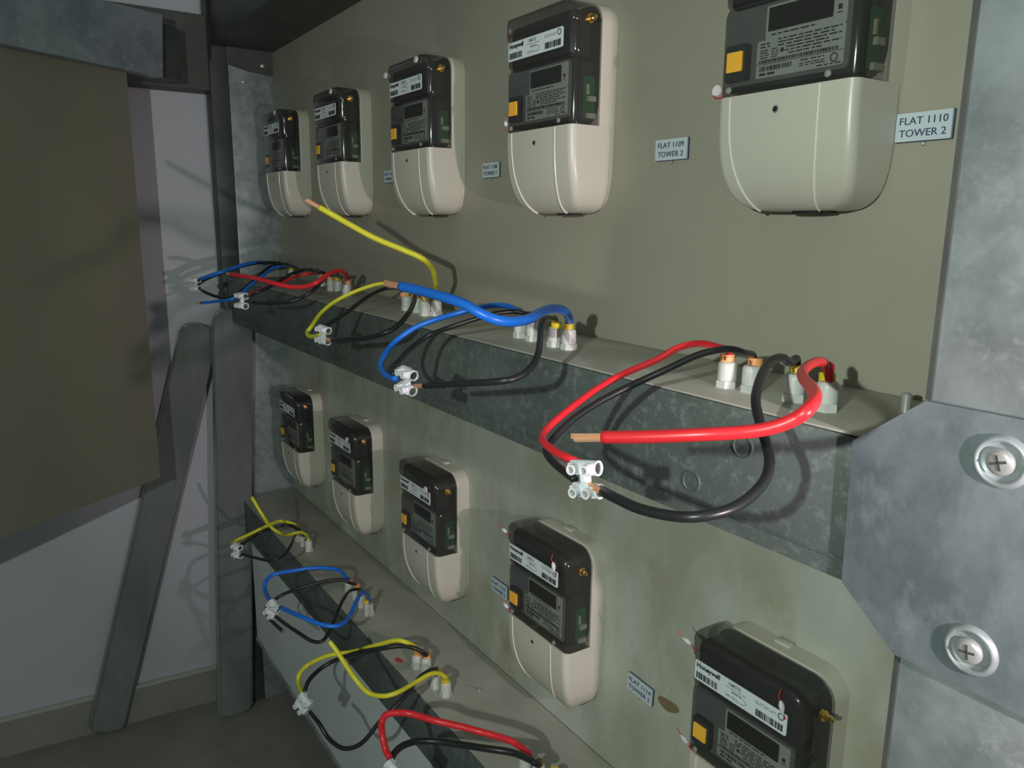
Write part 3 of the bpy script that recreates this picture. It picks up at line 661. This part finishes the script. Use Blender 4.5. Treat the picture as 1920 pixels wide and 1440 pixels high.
# --- far red group ---
g = gset([(604, 536), (621, 545), (634, 548), (650, 555)], ZM, 'the far red-wired group, middle trunking', 'ooyo')
Fg = 'wires of the far red group, middle trunking'
wire('thick red wire snaking left from the far group on the middle trunking', 'red', RT * 1.1, [up(g[3], .03), up(g[3], .052), (652, 522, -.13), (648, 513, -.15), (638, 508, -.18), (625, 509, -.21), (608, 519, -.25), (593, 530, -.28), (574, 537, -.30), (546, 538, -.33), (518, 532, -.36), (481, 522, -.39), (452, 517, -.41), (434, 514, -.42)], tip_end=True, group=Fg)
wire('thin dark red wire ending in the far connector, middle trunking', 'red', RN * 1.1, [up(g[0], .03), up(g[0], .045), (585, 512, -.17), (560, 517, -.22), (532, 527, -.28), (509, 535, -.32), (482, 547, -.37), (460, 555, -.40)], group=Fg)
wire('thick black wire sagging below the far red wire, middle trunking', 'blk', RT * .9, [up(g[2], .03), up(g[2], .05), (628, 510, -.16), (614, 513, -.20), (601, 530, -.25), (584, 547, -.29), (561, 560, -.32), (537, 567, -.35), (499, 569, -.38), (470, 567, -.40)], group=Fg)
wire('thin black wire arching over the far glands, middle trunking', 'blk', RN * 1.1, [up(g[1], .03), up(g[1], .048), (608, 512, -.15), (593, 507, -.18), (571, 506, -.21), (550, 512, -.25), (527, 524, -.29), (505, 538, -.34), (478, 550, -.385), (458, 560, -.40)], group=Fg)
connector(455, 564, -.41, 'milky terminal block in front of the rounded channel top at the far left', (.95, .2, 0), 1.15, (-.3, 0, 1))

# --- farthest blue group ---
g = gset([(512, 508), (525, 513), (536, 518), (547, 524)], ZM, 'the farthest group, middle trunking', 'ooyy')
Gg = 'wires of the farthest group, middle trunking'
wire('thick dark blue wire arching to the leftmost connector, farthest group', 'blue', RT * 1.1, [up(g[0], .03), up(g[0], .045), (500, 494, -.15), (486, 492, -.20), (462, 495, -.26), (434, 504, -.32), (406, 513, -.37), (376, 523, -.41)], group=Gg)
wire('thin black wire sagging to the leftmost connector, farthest group', 'blk', RN * 1.2, [up(g[1], .03), up(g[1], .05), (518, 496, -.14), (503, 502, -.18), (481, 521, -.24), (462, 538, -.29), (445, 551, -.33), (430, 559, -.36), (409, 557, -.38), (387, 549, -.40), (370, 540, -.41)], group=Gg)
wire('blue wire with bare end pointing left below the leftmost connector', 'blue', RT * .9, [up(g[3], .03), up(g[3], .05), (532, 500, -.15), (512, 503, -.20), (490, 519, -.25), (467, 537, -.30), (452, 550, -.33), (434, 561, -.37), (406, 565, -.40), (378, 568, -.43)], tip_end=True, group=Gg)
wire('thick black wire over the farthest glands beside the left upright', 'blk', RT * .9, [up(g[2], .03), up(g[2], .05), (528, 495, -.14), (508, 492, -.18), (478, 494, -.22), (448, 501, -.28), (418, 511, -.34), (385, 524, -.39), (372, 533, -.41)], group=Gg)
connector(368, 533, -.42, 'leftmost milky terminal block, in front of the white wall', (.9, .3, 0), 1.15, (.1, 0, 1))

# --- lower trunking: farthest yellow group ---
g = gset([(556, 1010), (562, 1014), (570, 1023), (579, 1032)], ZL, 'the farthest group, lowest trunking', ('', '', '', ''))
Hg = 'wires of the farthest group, lowest trunking'
wire('thick yellow wire rising to a free end beside the left upright, lowest trunking', 'yellow', RT * .9, [up(g[3], .03), up(g[3], .05), (575, 1003, -.19), (562, 998, -.22), (538, 1003, -.27), (524, 999, -.31), (507, 987, -.34), (491, 964, -.37), (472, 932, -.39)], group=Hg)
wire('thin yellow wire running left to the farthest lower connector', 'yellow', RN * 1.2, [up(g[0], .03), up(g[0], .045), (552, 983, -.20), (526, 977, -.24), (503, 985, -.29), (467, 1002, -.36), (437, 1017, -.42), (440, 1026, -.43)], group=Hg)
wire('thin black wire under the far yellow wire, lowest trunking', 'blk', RN * 1.2, [up(g[1], .03), up(g[1], .045), (557, 992, -.20), (543, 985, -.23), (514, 989, -.28), (479, 1004, -.34), (450, 1023, -.42)], group=Hg)
wire('thick black wire sagging to the farthest lower connector', 'blk', RT * .8, [up(g[2], .03), up(g[2], .045), (560, 998, -.20), (553, 1004, -.24), (545, 1023, -.29), (531, 1042, -.33), (507, 1051, -.37), (479, 1046, -.40), (453, 1039, -.43)], group=Hg)
connector(446, 1032, -.43, 'milky terminal block at the left end of the lowest trunking', (.95, .2, 0), 1.1)

# --- lower blue group ---
g = gset([(655, 1112), (668, 1122), (678, 1137), (692, 1152)], ZL, 'the blue-wired group, lowest trunking', ('o', 'o', 'y', 'y'))
Ig = 'wires of the blue group, lowest trunking'
wire('thin blue wire arching high to its connector, lowest trunking', 'blue', RN * 1.3, [up(g[0], .03), up(g[0], .045), (649, 1083, -.19), (640, 1072, -.21), (623, 1066, -.24), (585, 1065, -.30), (550, 1070, -.35), (514, 1077, -.40), (498, 1091, -.43), (497, 1108, -.44), (508, 1130, -.45)], group=Ig)
wire('thin black wire crossing the blue loop and ending bare below it, lowest trunking', 'blk', RN * 1.1, [up(g[1], .03), up(g[1], .045), (656, 1093, -.20), (642, 1087, -.22), (609, 1090, -.27), (562, 1103, -.34), (526, 1117, -.39), (503, 1136, -.43), (499, 1150, -.44), (514, 1169, -.44), (530, 1183, -.44)], tip_end=True, group=Ig)
wire('thick blue wire curving back to a free end by the connector, lowest trunking', 'blue', RT, [up(g[3], .03), up(g[3], .05), (688, 1116, -.19), (680, 1110, -.22), (670, 1124, -.26), (658, 1150, -.30), (644, 1168, -.34), (625, 1174, -.37), (597, 1169, -.40), (562, 1155, -.43), (526, 1139, -.45)], group=Ig)
wire('thick black wire dropping in a loop to the connector, blue group of the lowest trunking', 'blk', RT * .85, [up(g[2], .03), up(g[2], .05), (672, 1105, -.20), (656, 1108, -.24), (642, 1127, -.29), (630, 1155, -.33), (618, 1183, -.36), (604, 1202, -.39), (585, 1202, -.41), (562, 1188, -.43), (538, 1172, -.44), (517, 1156, -.45)], group=Ig)
connector(512, 1143, -.45, 'milky terminal block inside the blue loop of the lowest trunking', (.8, .3, -.4), 1.1, (-.3, 0, 1))

# --- lower yellow group ---
g = gset([(782, 1251), (799, 1257), (818, 1288), (836, 1303)], ZL, 'the yellow-wired group, lowest trunking', 'ooyy')
Jg = 'wires of the yellow group, lowest trunking'
wire('thin yellow wire arching left to its connector, lowest trunking', 'yellow', RN * 1.25, [up(g[0], .03), up(g[0], .05), (779, 1213, -.20), (761, 1204, -.23), (740, 1201, -.25), (704, 1210, -.28), (661, 1222, -.32), (616, 1229, -.37), (580, 1245, -.41), (562, 1263, -.44), (560, 1281, -.45), (568, 1302, -.46)], group=Jg)
wire('thin black wire arching beneath the thin yellow wire, lowest trunking', 'blk', RN * 1.2, [up(g[1], .03), up(g[1], .048), (798, 1228, -.19), (782, 1217, -.21), (752, 1211, -.24), (716, 1216, -.28), (673, 1223, -.32), (631, 1237, -.36), (601, 1254, -.40), (580, 1275, -.44), (571, 1296, -.46)], group=Jg)
wire('thick yellow wire making a deep U to a free end, lowest trunking', 'yellow', RT * .95, [up(g[3], .03), up(g[3], .05), (836, 1270, -.19), (824, 1263, -.21), (806, 1264, -.24), (776, 1281, -.29), (746, 1298, -.34), (719, 1305, -.37), (691, 1299, -.39), (670, 1278, -.41), (649, 1248, -.42), (631, 1220, -.43), (618, 1203, -.44)], group=Jg)
wire('thick black wire falling in a deep U past the pale cover board, lowest trunking', 'blk', RT * .9, [up(g[2], .03), up(g[2], .05), (818, 1255, -.20), (806, 1257, -.23), (785, 1272, -.27), (764, 1299, -.31), (737, 1329, -.35), (710, 1356, -.38), (685, 1387, -.41), (664, 1401, -.43), (640, 1402, -.45), (616, 1384, -.46), (598, 1356, -.47), (581, 1335, -.47)], group=Jg)
connector(570, 1319, -.465, 'milky terminal block at the low end of the yellow arch, lowest trunking', (.75, .3, -.5), 1.1, (0, 0, 1))

# --- lower red group ---
g = gset([(985, 1446), (1010, 1462), (1040, 1480), (1070, 1500)], ZL, 'the red-wired group at the bottom edge', 'ooyy')
Kg = 'wires of the red group, lowest trunking'
wire('red wire arching to the bottom edge of the picture, lowest trunking', 'red', RN * 1.45, [up(g[0], .03), up(g[0], .045), (992, 1413, -.20), (971, 1397, -.23), (950, 1386, -.25), (908, 1374, -.29), (867, 1363, -.32), (815, 1351, -.36), (773, 1339, -.40), (748, 1336, -.42), (725, 1340, -.44), (716, 1355, -.45), (717, 1380, -.46), (723, 1405, -.46), (731, 1421, -.46)], group=Kg)
wire('black wire arching beneath the red wire at the bottom edge, lowest trunking', 'blk', RN * 1.45, [up(g[1], .03), up(g[1], .045), (1010, 1434, -.20), (992, 1424, -.22), (960, 1411, -.26), (908, 1403, -.30), (856, 1395, -.33), (815, 1390, -.36), (783, 1390, -.39), (758, 1397, -.42), (742, 1409, -.44), (733, 1424, -.455), (730, 1440, -.46)], group=Kg)
connector(735, 1452, -.465, 'milky terminal block cut by the bottom edge below the red wire', (.8, .3, -.4), 1.1)

# --- small things ---
p = atz(898, 1298, ZL); q = atz(877, 1288, ZL)
t = thing('loose_screw', 'thin loose screw lying on the lowest trunking near the yellow wires', 'screw', (p.x, p.y, ZL))
def f(bm):
    a = Vector((p.x, p.y, ZL + 0.003)); b = Vector((q.x, q.y, ZL + 0.003)); tube(bm, [a, (a + b) / 2, b], 0.0022, 8)
sub(f, t, 'shank', M['screw'], True)
sub(lambda bm: lathe(bm, [(0.0055, -0.002), (0.0055, 0.002)], 12, Matrix.Translation((p.x, p.y, ZL + 0.0056)) @ Matrix.Rotation(math.radians(80), 4, 'Y')), t, 'head', M['screw'], True)
def blob(name, label, cat, c, rx, rz, m, flat):
    bm = bmesh.new(); n = 22; pts = []
    for k in range(n):
        a = 2 * math.pi * k / n; rr = 1 + 0.18 * math.sin(2 * a + 1) + 0.10 * math.sin(3 * a)
        pts.append((c[0] + rx * rr * math.cos(a), c[1], c[2] + rz * rr * math.sin(a)) if flat == 'y' else (c[0] + rx * rr * math.cos(a), c[1] + rz * rr * math.sin(a), c[2]))
    prism(bm, pts, (0, -0.0008, 0) if flat == 'y' else (0, 0, 0.0008)); o = link(name, bm, m); recenter(o); tag(o, label, cat)
c = aty(1253, 1322, 0); blob('glue_stain', 'brown glue stain on the lower board beside the Flat 1114 plate', 'stain', (c.x, -0.0001, c.z), 0.024, 0.014, M['stain'], 'y')
c = atz(748, 1238, ZL); blob('red_spot', 'small red paint spot on top of the lowest trunking', 'spot', (c.x, c.y, ZL + 0.0001), 0.012, 0.010, M['redspot'], 'z')
c = aty(1700, 700, 0)
